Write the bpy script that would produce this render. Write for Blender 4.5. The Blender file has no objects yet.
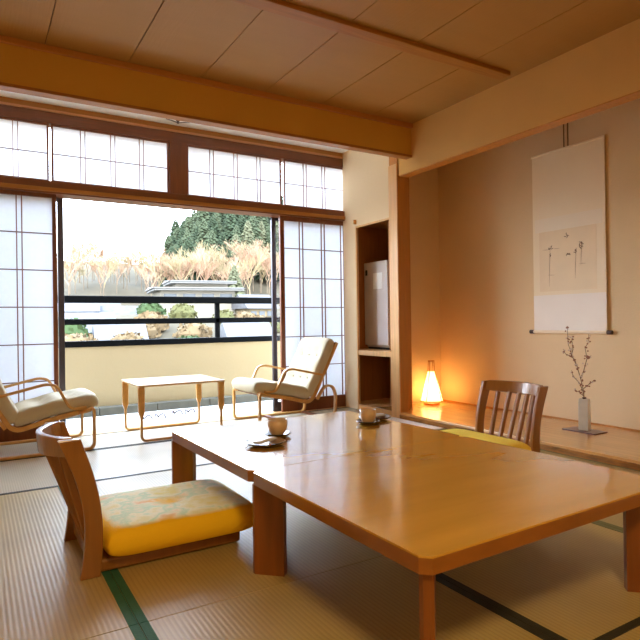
import bpy, bmesh, math, random
from mathutils import Vector, Matrix
random.seed(7)
R = math.radians
C = bpy.context.scene.collection
sc = bpy.context.scene

# ------------------------------------------------------------------ camera, sky, lights, exposure
yaw, pit, rol = R(31.07), R(0.144), R(-0.82)
fw = Vector((math.sin(yaw)*math.cos(pit), math.cos(yaw)*math.cos(pit), math.sin(pit)))
rt = Vector((math.cos(yaw), -math.sin(yaw), 0)); up = rt.cross(fw)
r2 = rt*math.cos(rol)+up*math.sin(rol); u2 = -rt*math.sin(rol)+up*math.cos(rol)
cd = bpy.data.cameras.new('camera'); cam = bpy.data.objects.new('camera', cd); C.objects.link(cam)
cd.sensor_width = 36; cd.lens = 571.5/640*36; cd.clip_end = 1000; cd.clip_start = .02
m = Matrix((r2, u2, -fw)).transposed().to_4x4(); m.translation = Vector((0, 0, .87)); cam.matrix_world = m
sc.camera = cam

w = bpy.data.worlds.new('sky'); sc.world = w; w.use_nodes = True
nt = w.node_tree; nt.nodes.clear()
out = nt.nodes.new('ShaderNodeOutputWorld'); bg = nt.nodes.new('ShaderNodeBackground')
tc = nt.nodes.new('ShaderNodeTexCoord'); sp = nt.nodes.new('ShaderNodeSeparateXYZ'); cr = nt.nodes.new('ShaderNodeValToRGB')
cr.color_ramp.elements[0].position = .0; cr.color_ramp.elements[0].color = (.84, .91, 1, 1)
cr.color_ramp.elements[1].position = .7; cr.color_ramp.elements[1].color = (.56, .74, 1, 1)
nt.links.new(tc.outputs['Generated'], sp.inputs[0]); nt.links.new(sp.outputs['Z'], cr.inputs[0])
nt.links.new(cr.outputs[0], bg.inputs[0]); nt.links.new(bg.outputs[0], out.inputs[0])
bg.inputs[1].default_value = 15

sd = bpy.data.lights.new('sun', 'SUN'); so = bpy.data.objects.new('sun', sd); C.objects.link(so)
sd.energy = 5.0; sd.angle = R(1.5); sd.color = (1, .93, .82)
so.rotation_euler = Vector((.45, .95, -.62)).to_track_quat('-Z', 'Y').to_euler()   # from behind the building towards the hill

sc.view_settings.view_transform = 'Standard'; sc.view_settings.look = 'None'
sc.view_settings.gamma = 1; sc.view_settings.use_curve_mapping = False
sc.view_settings.exposure = 0.15
sc.cycles.use_denoising = True
sc.cycles.max_bounces = 10; sc.cycles.diffuse_bounces = 6; sc.cycles.glossy_bounces = 4
sc.cycles.transparent_max_bounces = 16
sc.cycles.sample_clamp_indirect = 8

# ------------------------------------------------------------------ materials
MATS = {}
def mat(name, col, rough=.6, spec=.5, metal=0, coat=0, coat_r=.08, bump=None, vary=None, tex=None):
    """col sRGB 0-255; bump=(scale,strength,stretch); vary=(amount,scale,stretch)"""
    if name in MATS: return MATS[name]
    def lin(c): return tuple(((v/255)/12.92 if v/255 <= .04045 else ((v/255+.055)/1.055)**2.4) for v in c)+(1,)
    M = bpy.data.materials.new(name); M.use_nodes = True; n = M.node_tree; b = n.nodes['Principled BSDF']
    b.inputs['Base Color'].default_value = lin(col); b.inputs['Roughness'].default_value = rough
    b.inputs['Specular IOR Level'].default_value = spec; b.inputs['Metallic'].default_value = metal
    b.inputs['Coat Weight'].default_value = coat; b.inputs['Coat Roughness'].default_value = coat_r
    tcn = n.nodes.new('ShaderNodeTexCoord')
    def noise(scale, stretch):
        mp = n.nodes.new('ShaderNodeMapping'); mp.inputs['Scale'].default_value = stretch
        n.links.new(tcn.outputs['Object'], mp.inputs[0])
        nz = n.nodes.new('ShaderNodeTexNoise'); nz.inputs['Scale'].default_value = scale; nz.inputs['Detail'].default_value = 6
        n.links.new(mp.outputs[0], nz.inputs['Vector']); return nz.outputs['Fac']
    if vary:
        a, s, st = vary
        f = noise(s, st); rp = n.nodes.new('ShaderNodeValToRGB')
        L = lin(col)
        rp.color_ramp.elements[0].position = .3; rp.color_ramp.elements[1].position = .7
        rp.color_ramp.elements[0].color = tuple(v*(1-a) for v in L[:3])+(1,)
        rp.color_ramp.elements[1].color = tuple(min(1, v*(1+a)) for v in L[:3])+(1,)
        n.links.new(f, rp.inputs[0]); n.links.new(rp.outputs[0], b.inputs['Base Color'])
    if bump:
        s, g, st = bump
        bp = n.nodes.new('ShaderNodeBump'); bp.inputs['Strength'].default_value = g; bp.inputs['Distance'].default_value = .01
        n.links.new(noise(s, st), bp.inputs['Height']); n.links.new(bp.outputs[0], b.inputs['Normal'])
    MATS[name] = M
    return M
GX, GY, GZ = (1, 14, 14), (14, 1, 14), (14, 14, 1)     # grain along x / y / z
def paper_mat(name, col, trans=.55):
    M = bpy.data.materials.new(name); M.use_nodes = True; n = M.node_tree; n.nodes.clear()
    o = n.nodes.new('ShaderNodeOutputMaterial'); mx = n.nodes.new('ShaderNodeMixShader')
    d = n.nodes.new('ShaderNodeBsdfDiffuse'); t = n.nodes.new('ShaderNodeBsdfTranslucent')
    nz = n.nodes.new('ShaderNodeTexNoise'); nz.inputs['Scale'].default_value = 40; nz.inputs['Detail'].default_value = 8
    tcn = n.nodes.new('ShaderNodeTexCoord'); n.links.new(tcn.outputs['Object'], nz.inputs['Vector'])
    rp = n.nodes.new('ShaderNodeValToRGB'); rp.color_ramp.elements[0].color = tuple(c*.93 for c in col)+(1,); rp.color_ramp.elements[1].color = tuple(col)+(1,)
    n.links.new(nz.outputs['Fac'], rp.inputs[0])
    n.links.new(rp.outputs[0], d.inputs[0]); n.links.new(rp.outputs[0], t.inputs[0])
    mx.inputs[0].default_value = trans
    n.links.new(d.outputs[0], mx.inputs[1]); n.links.new(t.outputs[0], mx.inputs[2]); n.links.new(mx.outputs[0], o.inputs[0])
    return M
def glass_mat():
    M = bpy.data.materials.new('pane_glass'); M.use_nodes = True; n = M.node_tree; n.nodes.clear()
    o = n.nodes.new('ShaderNodeOutputMaterial'); mx = n.nodes.new('ShaderNodeMixShader')
    t = n.nodes.new('ShaderNodeBsdfTransparent'); g = n.nodes.new('ShaderNodeBsdfGlossy'); g.inputs['Roughness'].default_value = .02
    f = n.nodes.new('ShaderNodeFresnel'); f.inputs[0].default_value = 1.45
    n.links.new(f.outputs[0], mx.inputs[0]); n.links.new(t.outputs[0], mx.inputs[1]); n.links.new(g.outputs[0], mx.inputs[2]); n.links.new(mx.outputs[0], o.inputs[0])
    return M
def tatami_mat(name, col, along, pitch=.0155):
    """woven rush: ridges running along axis 'along', tiny cross weave"""
    M = mat(name, col, rough=.42, spec=.55, vary=(.10, 3.0, (1, 1, 1)))
    n = M.node_tree; b = n.nodes['Principled BSDF']; b.inputs['Roughness'].default_value = .34 if 'veranda' in name else .45
    tcn = n.nodes.new('ShaderNodeTexCoord'); wv = n.nodes.new('ShaderNodeTexWave')
    wv.wave_type = 'BANDS'; wv.bands_direction = 'X' if along == 'Y' else 'Y'; wv.wave_profile = 'SIN'
    wv.inputs['Scale'].default_value = 2*math.pi/(20*pitch); wv.inputs['Distortion'].default_value = .35; wv.inputs['Detail'].default_value = 1
    n.links.new(tcn.outputs['Object'], wv.inputs['Vector'])
    bp = n.nodes.new('ShaderNodeBump'); bp.inputs['Strength'].default_value = .22; bp.inputs['Distance'].default_value = .0022
    n.links.new(wv.outputs['Fac'], bp.inputs['Height']); n.links.new(bp.outputs[0], b.inputs['Normal'])
    # the grooves between the ridges are coloured darker
    old = b.inputs['Base Color'].links[0].from_socket
    mul = n.nodes.new('ShaderNodeMixRGB'); mul.blend_type = 'MULTIPLY'; mul.inputs[0].default_value = 1
    rp = n.nodes.new('ShaderNodeValToRGB'); rp.color_ramp.elements[0].color = (.87, .85, .8, 1); rp.color_ramp.elements[1].color = (1, 1, 1, 1)
    rp.color_ramp.elements[0].position = .05; rp.color_ramp.elements[1].position = .5
    n.links.new(wv.outputs['Fac'], rp.inputs[0]); n.links.new(old, mul.inputs[1]); n.links.new(rp.outputs[0], mul.inputs[2])
    n.links.new(mul.outputs[0], b.inputs['Base Color'])
    return M

m_ceil = mat('ceiling_board_wood', (172, 124, 62), .5, .4, vary=(.03, 2.2, (1, 5, 1)), bump=(6, .12, GY))
m_beam = mat('beam_clay_plaster', (212, 162, 72), .9, .2, bump=(60, .15, (1, 1, 1)), vary=(.03, 3, (1, 1, 1)))
m_beamtrim = mat('beam_moulding_wood', (190, 126, 60), .5, .4)
m_beamr = mat('beam_right_plaster', (216, 168, 98), .9, .2, bump=(60, .15, (1, 1, 1)), vary=(.03, 3, (1, 1, 1)))
m_clay = mat('alcove_clay_plaster', (231, 204, 163), .92, .2, bump=(70, .2, (1, 1, 1)), vary=(.03, 2, (1, 1, 1)))
m_wallp = mat('wall_plaster', (232, 206, 166), .9, .2, bump=(60, .15, (1, 1, 1)))
m_white = mat('veranda_ceiling_paint', (242, 240, 234), .9, .2, bump=(30, .05, (1, 1, 1)))
m_trimx = mat('trim_wood_along_x', (168, 108, 42), .45, .4, vary=(.15, 4, GX), bump=(8, .1, GX))
m_darkx = mat('dark_window_wood_x', (116, 62, 24), .4, .5, vary=(.15, 4, GX), bump=(8, .1, GX))
m_darkz = mat('dark_window_wood_z', (120, 64, 30), .4, .5, vary=(.15, 4, GZ), bump=(8, .1, GZ))
m_lat = mat('lattice_wood', (150, 108, 92), .5, .4, vary=(.1, 4, GZ))
m_latd = mat('lattice_wood_dark', (118, 84, 72), .5, .4, vary=(.1, 4, GX))
m_postw = mat('post_pale_wood', (222, 172, 112), .4, .4, vary=(.1, 3, GZ), bump=(8, .06, GZ))
m_posto = mat('post_orange_wood', (192, 128, 56), .4, .4, vary=(.12, 3, GZ), bump=(8, .06, GZ))
m_nichew = mat('niche_dark_wood', (158, 98, 44), .5, .4, vary=(.12, 3, GZ))
m_nicheb = mat('niche_back_board', (206, 168, 90), .7, .3, vary=(.08, 3, GZ))
m_plat = mat('alcove_board_wood', (212, 160, 92), .22, .5, coat=.5, coat_r=.12, vary=(.13, 2.5, GY), bump=(6, .05, GY))
m_table = mat('table_honey_veneer', (206, 152, 56), .2, .5, coat=1, coat_r=.1, vary=(.09, 2.2, (1, 5, 1)))
m_tedge = mat('table_edge_wood', (142, 82, 22), .3, .5, coat=.3, vary=(.12, 3, (4, 4, 12)))
m_tleg = mat('table_leg_wood', (130, 70, 20), .32, .5, coat=.3, vary=(.14, 3, GZ))
m_zaisu = mat('floor_chair_wood', (146, 92, 32), .28, .5, coat=.8, vary=(.12, 3, GZ), bump=(10, .05, GZ))
m_bent = mat('bentwood_beech', (206, 154, 84), .32, .5, coat=.3, vary=(.1, 5, (4, 4, 4)))
m_bentd = mat('chair_under_slat_wood', (118, 66, 34), .45, .4, vary=(.1, 5, GY))
m_stabletop = mat('side_table_top', (226, 190, 138), .25, .5, coat=.5, vary=(.06, 4, GX))
m_cush = mat('lounge_cushion_fabric', (196, 182, 154), .85, .2, bump=(140, .25, (1, 1, 1)), vary=(.03, 6, (1, 1, 1)))
m_butt = mat('cushion_button', (196, 184, 160), .8, .2)
m_black = mat('rail_black_metal', (6, 6, 6), .7, .08, metal=.0, bump=(30, .03, (1, 1, 1)))
m_alu = mat('door_bronze_aluminium', (74, 70, 76), .35, .5, metal=.5)
m_cream = mat('balcony_cream_paint', (160, 140, 104), .9, .2, bump=(40, .1, (1, 1, 1)), vary=(.02, 2, (1, 1, 1)))
m_kerb = mat('balcony_kerb_stone', (92, 88, 76), .8, .3, vary=(.12, 10, (1, 1, 1)))
m_bfloor = mat('balcony_floor', (218, 214, 206), .7, .3, vary=(.04, 4, (1, 1, 1)))
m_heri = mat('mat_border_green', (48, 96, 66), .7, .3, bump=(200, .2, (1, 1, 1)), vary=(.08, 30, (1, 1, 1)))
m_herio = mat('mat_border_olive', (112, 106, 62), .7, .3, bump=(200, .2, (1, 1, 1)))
m_herid = mat('mat_border_shaded', (50, 44, 26), .7, .3, bump=(200, .2, (1, 1, 1)), vary=(.08, 30, (1, 1, 1)))  # the green border cloth with shade put into its colour
m_tatY = tatami_mat('tatami_rush', (176, 148, 86), 'Y')
m_tatV = tatami_mat('tatami_rush_veranda', (192, 178, 150), 'Y', .012)  # paler, bluer rush: the sky's reflection is put into the colour
m_fridge = mat('fridge_enamel', (212, 204, 200), .4, .5, bump=(60, .03, (1, 1, 1)))
m_label = mat('label_paper', (245, 245, 242), .7, .2)
m_blackp = mat('black_plastic', (30, 28, 28), .4, .5)
m_scroll = mat('scroll_silk', (250, 234, 206), .85, .2, bump=(150, .15, (1, 1, 1)), vary=(.02, 4, (1, 1, 1)))
m_scrollu = mat('scroll_upper_band', (250, 237, 216), .85, .2)
m_scrollp = mat('scroll_painting_silk', (244, 224, 192), .85, .2, vary=(.04, 5, (1, 1, 1)))
m_scrollw = mat('scroll_pale_band', (250, 242, 232), .85, .2, vary=(.02, 4, (1, 1, 1)))
m_ink = mat('brush_ink', (126, 98, 78), .8, .2)
m_inkl = mat('brush_ink_pale', (196, 168, 136), .8, .2)
m_rod = mat('scroll_rod_dark', (70, 44, 26), .4, .5)
m_cord = mat('scroll_ribbon', (122, 92, 60), .8, .2)
m_vase = mat('vase_glaze', (206, 198, 180), .3, .5, coat=.3, vary=(.1, 12, (1, 1, 1)))
m_vboard = mat('vase_board_lacquer', (92, 44, 28), .3, .5, coat=.4)
m_twig = mat('plum_twig', (120, 92, 66), .8, .2)
m_bud = mat('plum_bud', (150, 96, 70), .7, .2)
m_leaf = mat('plum_petal', (206, 180, 160), .7, .2)
m_lac = mat('lacquer_black', (26, 16, 20), .12, .5, coat=1)
m_lacb = mat('tray_rim_sheen', (58, 50, 66), .15, .5, coat=1)
m_cup = mat('teacup_glaze', (222, 186, 142), .35, .5, coat=.3, vary=(.06, 8, (1, 1, 1)))
m_cupin = mat('green_tea', (150, 140, 60), .1, .5)
m_wrap = mat('sweet_wrapper', (222, 216, 214), .3, .5)
m_floor = mat('subfloor_wood', (110, 80, 50), .8)

# ------------------------------------------------------------------ mesh helpers
class MB:
    def __init__(s): s.b = bmesh.new()
    def box(s, x0, x1, y0, y1, z0, z1, M=None):
        vs = [s.b.verts.new(Vector(p)) for p in ((x0,y0,z0),(x1,y0,z0),(x1,y1,z0),(x0,y1,z0),(x0,y0,z1),(x1,y0,z1),(x1,y1,z1),(x0,y1,z1))]
        if M: 
            for v in vs: v.co = M @ v.co
        for f in ((0,3,2,1),(4,5,6,7),(0,1,5,4),(1,2,6,5),(2,3,7,6),(3,0,4,7)): s.b.faces.new([vs[i] for i in f])
        return s
    def prism(s, pts, z0, z1, axis='z'):
        """pts 2D polygon extruded: axis z -> (a,b,h), y -> (a,h,b)"""
        def P(a, b, h): return Vector((a, b, h)) if axis == 'z' else (Vector((a, h, b)) if axis == 'y' else Vector((h, a, b)))
        lo = [s.b.verts.new(P(a, b, z0)) for a, b in pts]; hi = [s.b.verts.new(P(a, b, z1)) for a, b in pts]
        n = len(pts); s.b.faces.new(lo[::-1]); s.b.faces.new(hi)
        for i in range(n): s.b.faces.new((lo[i], lo[(i+1) % n], hi[(i+1) % n], hi[i]))
        return s
    def lathe(s, prof, cx=0, cy=0, n=28, z=0, a0=0):
        rings = []
        for r, h in prof:
            if r < 1e-5: rings.append([s.b.verts.new((cx, cy, z+h))])
            else: rings.append([s.b.verts.new((cx+r*math.cos(a0+2*math.pi*i/n), cy+r*math.sin(a0+2*math.pi*i/n), z+h)) for i in range(n)])
        for A, B in zip(rings, rings[1:]):
            for i in range(n):
                j = (i+1) % n
                if len(A) == 1 and len(B) == 1: continue
                if len(A) == 1: s.b.faces.new((A[0], B[j], B[i]))
                elif len(B) == 1: s.b.faces.new((A[i], A[j], B[0]))
                else: s.b.faces.new((A[i], A[j], B[j], B[i]))
        return s
    def sweep(s, pts, wa, wb=None, side=None, n=4, closed=False, taper=None):
        """tube along pts. rect (n=4 with side vector) of width wa along side and wb across, or round radius wa"""
        pts = [Vector(p) for p in pts]; rings = []; N = len(pts)
        prev = None
        for i, p in enumerate(pts):
            if closed: t = (pts[(i+1) % N]-pts[i-1]).normalized()
            else: t = (pts[min(i+1, N-1)]-pts[max(i-1, 0)]).normalized()
            if side is not None: sv = Vector(side); sv = (sv-t*sv.dot(t)).normalized()
            else:
                if prev is None: prev = Vector((0, 0, 1)) if abs(t.z) < .9 else Vector((1, 0, 0))
                sv = (prev-t*prev.dot(t)).normalized(); prev = sv
            nv = t.cross(sv); k = taper[i] if taper else 1
            if wb is not None:
                c = min(wa, wb)*.18
                a, b = wa/2, wb/2
                offs = [(a-c,b),(-a+c,b),(-a,b-c),(-a,-b+c),(-a+c,-b),(a-c,-b),(a,-b+c),(a,b-c)]
                ring = [s.b.verts.new(p+sv*o[0]*k+nv*o[1]*k) for o in offs]
            else:
                m_ = max(n, 3); ring = [s.b.verts.new(p+(sv*math.cos(2*math.pi*q/m_)+nv*math.sin(2*math.pi*q/m_))*wa*k) for q in range(m_)]
            rings.append(ring)
        K = len(rings[0]); rng = range(N if closed else N-1)
        for i in rng:
            A, B = rings[i], rings[(i+1) % N]
            for q in range(K): s.b.faces.new((A[q], A[(q+1) % K], B[(q+1) % K], B[q]))
        if not closed: s.b.faces.new(rings[0][::-1]); s.b.faces.new(rings[-1])
        return s
    def pillow(s, L, W, T, M, nx=18, ny=18, bend=None, dimples=(), p=3.2, flat=0, pw=2.4):
        """a padded slab centred on 0, length x, width y, thickness z; flat>0 flattens the underside"""
        top, bot = {}, {}
        for i in range(nx+1):
            for j in range(ny+1):
                a, b = -1+2*i/nx, -1+2*j/ny
                a2 = math.sin(a*math.pi/2)*.35+a*.65; b2 = math.sin(b*math.pi/2)*.35+b*.65
                h = (max(0, 1-abs(a2)**p)*max(0, 1-abs(b2)**p))**(1/pw)
                x, y = a2*L/2, b2*W/2
                rr = 1-.02*(abs(a2)**4*abs(b2)**4)*2
                z = T/2*h
                for dx, dy, dd, ds in dimples:
                    z -= dd*math.exp(-((x-dx)**2+(y-dy)**2)/(2*ds*ds))
                v = Vector((x*rr, y*rr, z)); 
                edge = i in (0, nx) or j in (0, ny)
                if bend: v.z += bend(x)
                top[i, j] = s.b.verts.new(M @ v)
                if edge: bot[i, j] = top[i, j]
                else:
                    v2 = Vector((x*rr, y*rr, -T/2*h*(1-flat)+(bend(x) if bend else 0))); bot[i, j] = s.b.verts.new(M @ v2)
        for i in range(nx):
            for j in range(ny):
                s.b.faces.new((top[i,j], top[i+1,j], top[i+1,j+1], top[i,j+1]))
                q = (bot[i,j], bot[i,j+1], bot[i+1,j+1], bot[i+1,j])
                if len(set(q)) == 4:
                    try: s.b.faces.new(q)
                    except ValueError: pass
        return s
    def build(s, name, material, parent=None, bevel=0, smooth=False, seg=2):
        bmesh.ops.recalc_face_normals(s.b, faces=s.b.faces)
        me = bpy.data.meshes.new(name); s.b.to_mesh(me); s.b.free()
        me.materials.append(material)
        o = bpy.data.objects.new(name, me); C.objects.link(o)
        if parent: o.parent = parent
        if smooth:
            for f in me.polygons: f.use_smooth = True
        if bevel:
            md = o.modifiers.new('bevel', 'BEVEL'); md.width = bevel; md.segments = seg; md.limit_method = 'ANGLE'; md.angle_limit = R(40)
        return o
def fillet(pts, r, n=6):
    """round the corners of a 3D polyline"""
    P = [Vector(p) for p in pts]; out = [P[0]]
    for i in range(1, len(P)-1):
        a, b, c = P[i-1], P[i], P[i+1]; rr = min(r, (a-b).length*.48, (c-b).length*.48)
        p0 = b+(a-b).normalized()*rr; p2 = b+(c-b).normalized()*rr
        for k in range(n+1):
            t = k/n; out.append((1-t)**2*p0+2*t*(1-t)*b+t*t*p2)
    out.append(P[-1]); return out
def tag(o, label=None, cat=None, group=None, kind=None):
    if label: o['label'] = label
    if cat: o['category'] = cat
    if group: o['group'] = group
    if kind: o['kind'] = kind
    return o
def thing(name, label, cat, loc=(0,0,0), rz=0, group=None):
    o = bpy.data.objects.new(name, None); C.objects.link(o); o.location = loc; o.rotation_euler = (0, 0, rz); o.empty_display_size = .1
    return tag(o, label, cat, group)
def box(name, material, x0, x1, y0, y1, z0, z1, parent=None, bevel=0):
    return MB().box(x0, x1, y0, y1, z0, z1).build(name, material, parent, bevel)
def struct(o, label, cat='structure'):
    return tag(o, label, cat, kind='structure')
def copy_tree(o, parent=None):
    c = o.copy(); C.objects.link(c); c.parent = parent
    for ch in list(o.children): copy_tree(ch, c)
    return c

# ------------------------------------------------------------------ the room
XL, XR, YB, YW, ZC = -1.45, 3.22, -2.3, 4.88, 2.55
XT, YT = 4.04, 4.34          # alcove back wall and far side wall
struct(box('floor', m_floor, XL-.1, 4.3, YB-.1, YW-.06, -.16, -.052), 'wooden floor under the tatami mats', 'floor')

# ceiling boards of the main room: one mesh, grooves between the boards
mb = MB(); jx = [-1.56+.4835*k for k in range(-1, 11)]
for a, b in zip(jx, jx[1:]):
    mb.box(max(a+.003, XL-.05), min(b-.003, XR+.05), YB-.1, 3.82, ZC, ZC+.03)
ceil = struct(mb.build('ceiling', m_ceil), 'brown board ceiling of the main room with thin joints', 'ceiling')
box('joint_backing', mat('joint_dark', (96, 52, 20), .8), XL-.1, XR+.1, YB-.1, 3.82, ZC+.012, ZC+.08, ceil)
mb = MB().box(XL, 3.13, 2.64, 2.735, ZC-.028, ZC)
struct(mb.build('trim_1', m_trimx, None, .004), 'long wooden batten running across the ceiling boards', 'ceiling batten')
# beam across the room between main room and veranda
bx = struct(box('trim_2', m_beam, XL-.05, XR, 3.784, 3.85, 2.275, ZC+.06), 'deep plastered beam across the ceiling in front of the window', 'beam')
box('edge_strip', m_trimx, XL-.05, XR, 3.776, 3.856, 2.264, 2.285, bx, .003)
box('upper_moulding', m_beamtrim, XL-.05, XR-.0, 3.755, 3.79, ZC-.036, ZC-.001, bx, .003)
# beam over the alcove
br = struct(box('trim_3', m_beamr, XR, XR+.1, .2, 3.96, 2.15, ZC+.06), 'deep pale plastered beam over the alcove opening', 'beam')
box('edge_strip', m_posto, XR+.004, XR+.104, .2, 3.958, 2.143, 2.152, br)
# veranda ceiling
struct(box('ceiling_veranda', m_white, XL-.1, XR+.2, 3.85, YW+.14, 2.58, 2.64), 'white ceiling strip over the window side', 'ceiling')
# walls
struct(box('wall_left', m_wallp, XL-.12, XL, YB, YW+.16, -.05, 2.7), 'plaster wall on the left side of the room', 'wall')
struct(box('wall_back', m_wallp, XL-.12, XR+.12, YB-.12, YB, -.05, 2.7), 'plaster wall behind the viewer', 'wall')
struct(box('wall_right', m_wallp, XR, XR+.12, YB, .2, -.05, 2.7), 'plaster wall beyond the near end of the alcove', 'wall')
struct(box('wall_alcove', m_clay, XT, XT+.1, .1, YT+.06, -.05, 2.7), 'beige clay plaster wall at the back of the alcove', 'wall')
struct(box('wall_alcove_far', m_clay, 3.45, XT+.1, YT, YT+.04, -.05, 2.7), 'clay plaster side wall of the alcove beside the lamp', 'wall')
struct(box('wall_alcove_near', m_clay, XR+.12, XT+.1, .1, .2, -.05, 2.7), 'near side wall of the alcove', 'wall')
struct(box('ceiling_alcove', m_ceil, XR+.1, XT+.1, .1, YT+.04, 2.56, 2.62), 'board ceiling inside the alcove', 'ceiling')
# roof slab that closes the building from above
struct(box('ceiling_slab', m_white, XL-.2, 4.3, YB-.2, YW+.2, 2.7, 2.9), 'roof slab above the room', 'ceiling')
# wall with the two-tier niche between alcove and window
mb = MB()
mb.box(XR, XR+.03, 4.64, YW-.02, -.05, 2.7)            # left of the openings
mb.box(XR, XR+.03, 4.095, 4.64, 1.80, 2.7)              # above the openings
wn = struct(mb.build('wall_niche', m_wallp), 'narrow pale wall holding the niche between window and alcove', 'wall')
for a in ((4.622, 4.64, .0, 1.80), (4.095, 4.64, 1.785, 1.802)):
    box('opening_trim', m_postw, XR-.006, XR+.012, a[0], a[1], a[2], a[3], wn, .002)
MB().prism([(XR-.004, 4.10), (3.43, 4.10), (3.43, 4.395), (3.9, 4.395), (3.9, 4.80), (XR+.035, 4.80), (XR+.035, 4.622), (XR-.004, 4.622)], .536, .584).build('shelf', m_postw, wn, .003)
MB().prism([(XR-.002, 4.10), (3.43, 4.10), (3.43, 4.395), (3.9, 4.395), (3.9, 4.80), (XR+.035, 4.80), (XR+.035, 4.622), (XR-.002, 4.622)], 0, .05).build('bottom_board', m_postw, wn, .003)
box('niche_lining', m_nichew, XR+.05, 3.94, 4.80, 4.84, .05, 2.0, wn)
box('niche_lining', m_nicheb, 3.9, 3.94, 4.38, 4.80, .05, 2.0, wn)
box('niche_lining', m_nichew, 3.44, 3.9, 4.385, 4.395, .05, 2.0, wn)
box('niche_lining', m_nichew, 3.43, 3.437, 4.10, 4.395, .05, 2.0, wn)
MB().prism([(XR+.03, 4.10), (3.43, 4.10), (3.43, 4.395), (3.9, 4.395), (3.9, 4.80), (XR+.03, 4.80)], 1.83, 1.85).build('niche_lining', m_nichew, wn)
MB().box(XR-.03, XR-.002, 4.622, 4.636, 1.82, 1.865).build('wall_hook', m_posto, wn, .003)
struct(MB().box(XR, XR+.09, 3.976, 4.10, 0, 2.7).box(XR+.09, 3.45, 4.09, 4.10, 0, 2.6).box(3.438, 3.45, 4.10, YT+.02, 0, 2.6).build('trim_4', m_posto, None, .003), 'wooden corner post between the niche and the alcove', 'post')
struct(MB().box(XR-.012, XR, 3.975, 4.095, 0, 2.262).build('trim_5', m_postw, None, .003), 'pale wooden facing board on the corner post', 'post')
box('wall_niche_back', m_wallp, XR+.03, 4.2, YW-.035, YW-.02, -.05, 2.7)
struct(bpy.data.objects['wall_niche_back'], 'wall behind the niche at the window end', 'wall')

# alcove platform with a natural front edge
pl = MB().box(XR-.01, XT, .2, YT, .0, .053).build('alcove_platform', m_plat, None, .004)
tag(pl, 'polished wooden platform board of the alcove', 'alcove platform', kind='structure')
box('front_fascia', mat('platform_bark_edge', (150, 96, 34), .6, .3, vary=(.5, 9, (2, 1.2, 6)), bump=(14, .8, (1, 1, 1))), XR-.02, XR-.008, .2, 3.97, .002, .036, pl)
struct(box('baseboard_alcove', m_posto, XT-.012, XT, .2, YT, .053, .066), 'thin dark skirting where the alcove wall meets its platform', 'baseboard')

# ------------------------------------------------------------------ tatami mats: each one a thing with its borders
mats = []
def mat_label(i): return ''
def tatami(x0, x1, y0, y1, heri, hm, label, long='Y', mm=None, hr=None):
    t = thing('tatami_mat', label, 'tatami mat', ((x0+x1)/2, (y0+y1)/2, -.05), 0, None)
    hx, hy = (x1-x0)/2-.001, (y1-y0)/2-.001
    MB().box(-hx, hx, -hy, hy, 0, .05).build('woven_surface', mm or m_tatY, t, .002)
    e = .0265
    if heri:
        for s in (-1, 1):
            if long == 'Y': box('cloth_border', (hr or hm) if s > 0 else hm, min(s*hx, s*(hx-e)), max(s*hx, s*(hx-e)), -hy, hy, .0495, .0515, t)
            else: box('cloth_border', hm, -hx, hx, min(s*hy, s*(hy-e)), max(s*hy, s*(hy-e)), .0495, .0515, t)
    return t
xa = [-1.45, -.54, .3955, 1.333, 2.25, 3.215]
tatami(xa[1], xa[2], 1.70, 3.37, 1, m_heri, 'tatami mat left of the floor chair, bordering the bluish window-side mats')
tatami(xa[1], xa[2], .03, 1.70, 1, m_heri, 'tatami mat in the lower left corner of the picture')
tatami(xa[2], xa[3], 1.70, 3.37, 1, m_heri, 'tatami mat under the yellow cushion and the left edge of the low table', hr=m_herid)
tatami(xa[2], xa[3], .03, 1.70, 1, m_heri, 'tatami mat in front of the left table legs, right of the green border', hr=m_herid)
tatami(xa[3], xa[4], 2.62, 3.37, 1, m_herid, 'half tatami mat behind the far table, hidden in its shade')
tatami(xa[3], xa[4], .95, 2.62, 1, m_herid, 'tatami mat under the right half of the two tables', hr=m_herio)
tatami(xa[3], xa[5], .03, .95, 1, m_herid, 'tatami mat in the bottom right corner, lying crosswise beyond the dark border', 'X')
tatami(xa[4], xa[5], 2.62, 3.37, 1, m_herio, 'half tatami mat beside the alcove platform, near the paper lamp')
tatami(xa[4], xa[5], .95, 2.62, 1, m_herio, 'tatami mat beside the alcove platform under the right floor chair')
tatami(xa[0], xa[1], 1.70, 3.37, 1, m_heri, 'outermost left tatami mat by the left wall')
tatami(xa[0], xa[1], .03, 1.70, 1, m_heri, 'outermost left tatami mat level with the viewer')
vb = [-1.45, .0, 1.62, 3.215]
nm = ['left', 'under the side table', 'under the right lounge chair']
for k in range(3):
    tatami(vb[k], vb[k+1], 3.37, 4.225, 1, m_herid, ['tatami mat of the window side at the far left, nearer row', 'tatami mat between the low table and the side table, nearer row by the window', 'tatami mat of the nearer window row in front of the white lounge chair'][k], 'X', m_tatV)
    tatami(vb[k], vb[k+1], 4.225, 4.815, 1, m_herid, ['tatami mat under the grey lounge chair, along the window track', 'tatami mat under the side table, along the window track', 'tatami mat under the white lounge chair, along the window track'][k], 'X', m_tatV)

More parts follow.
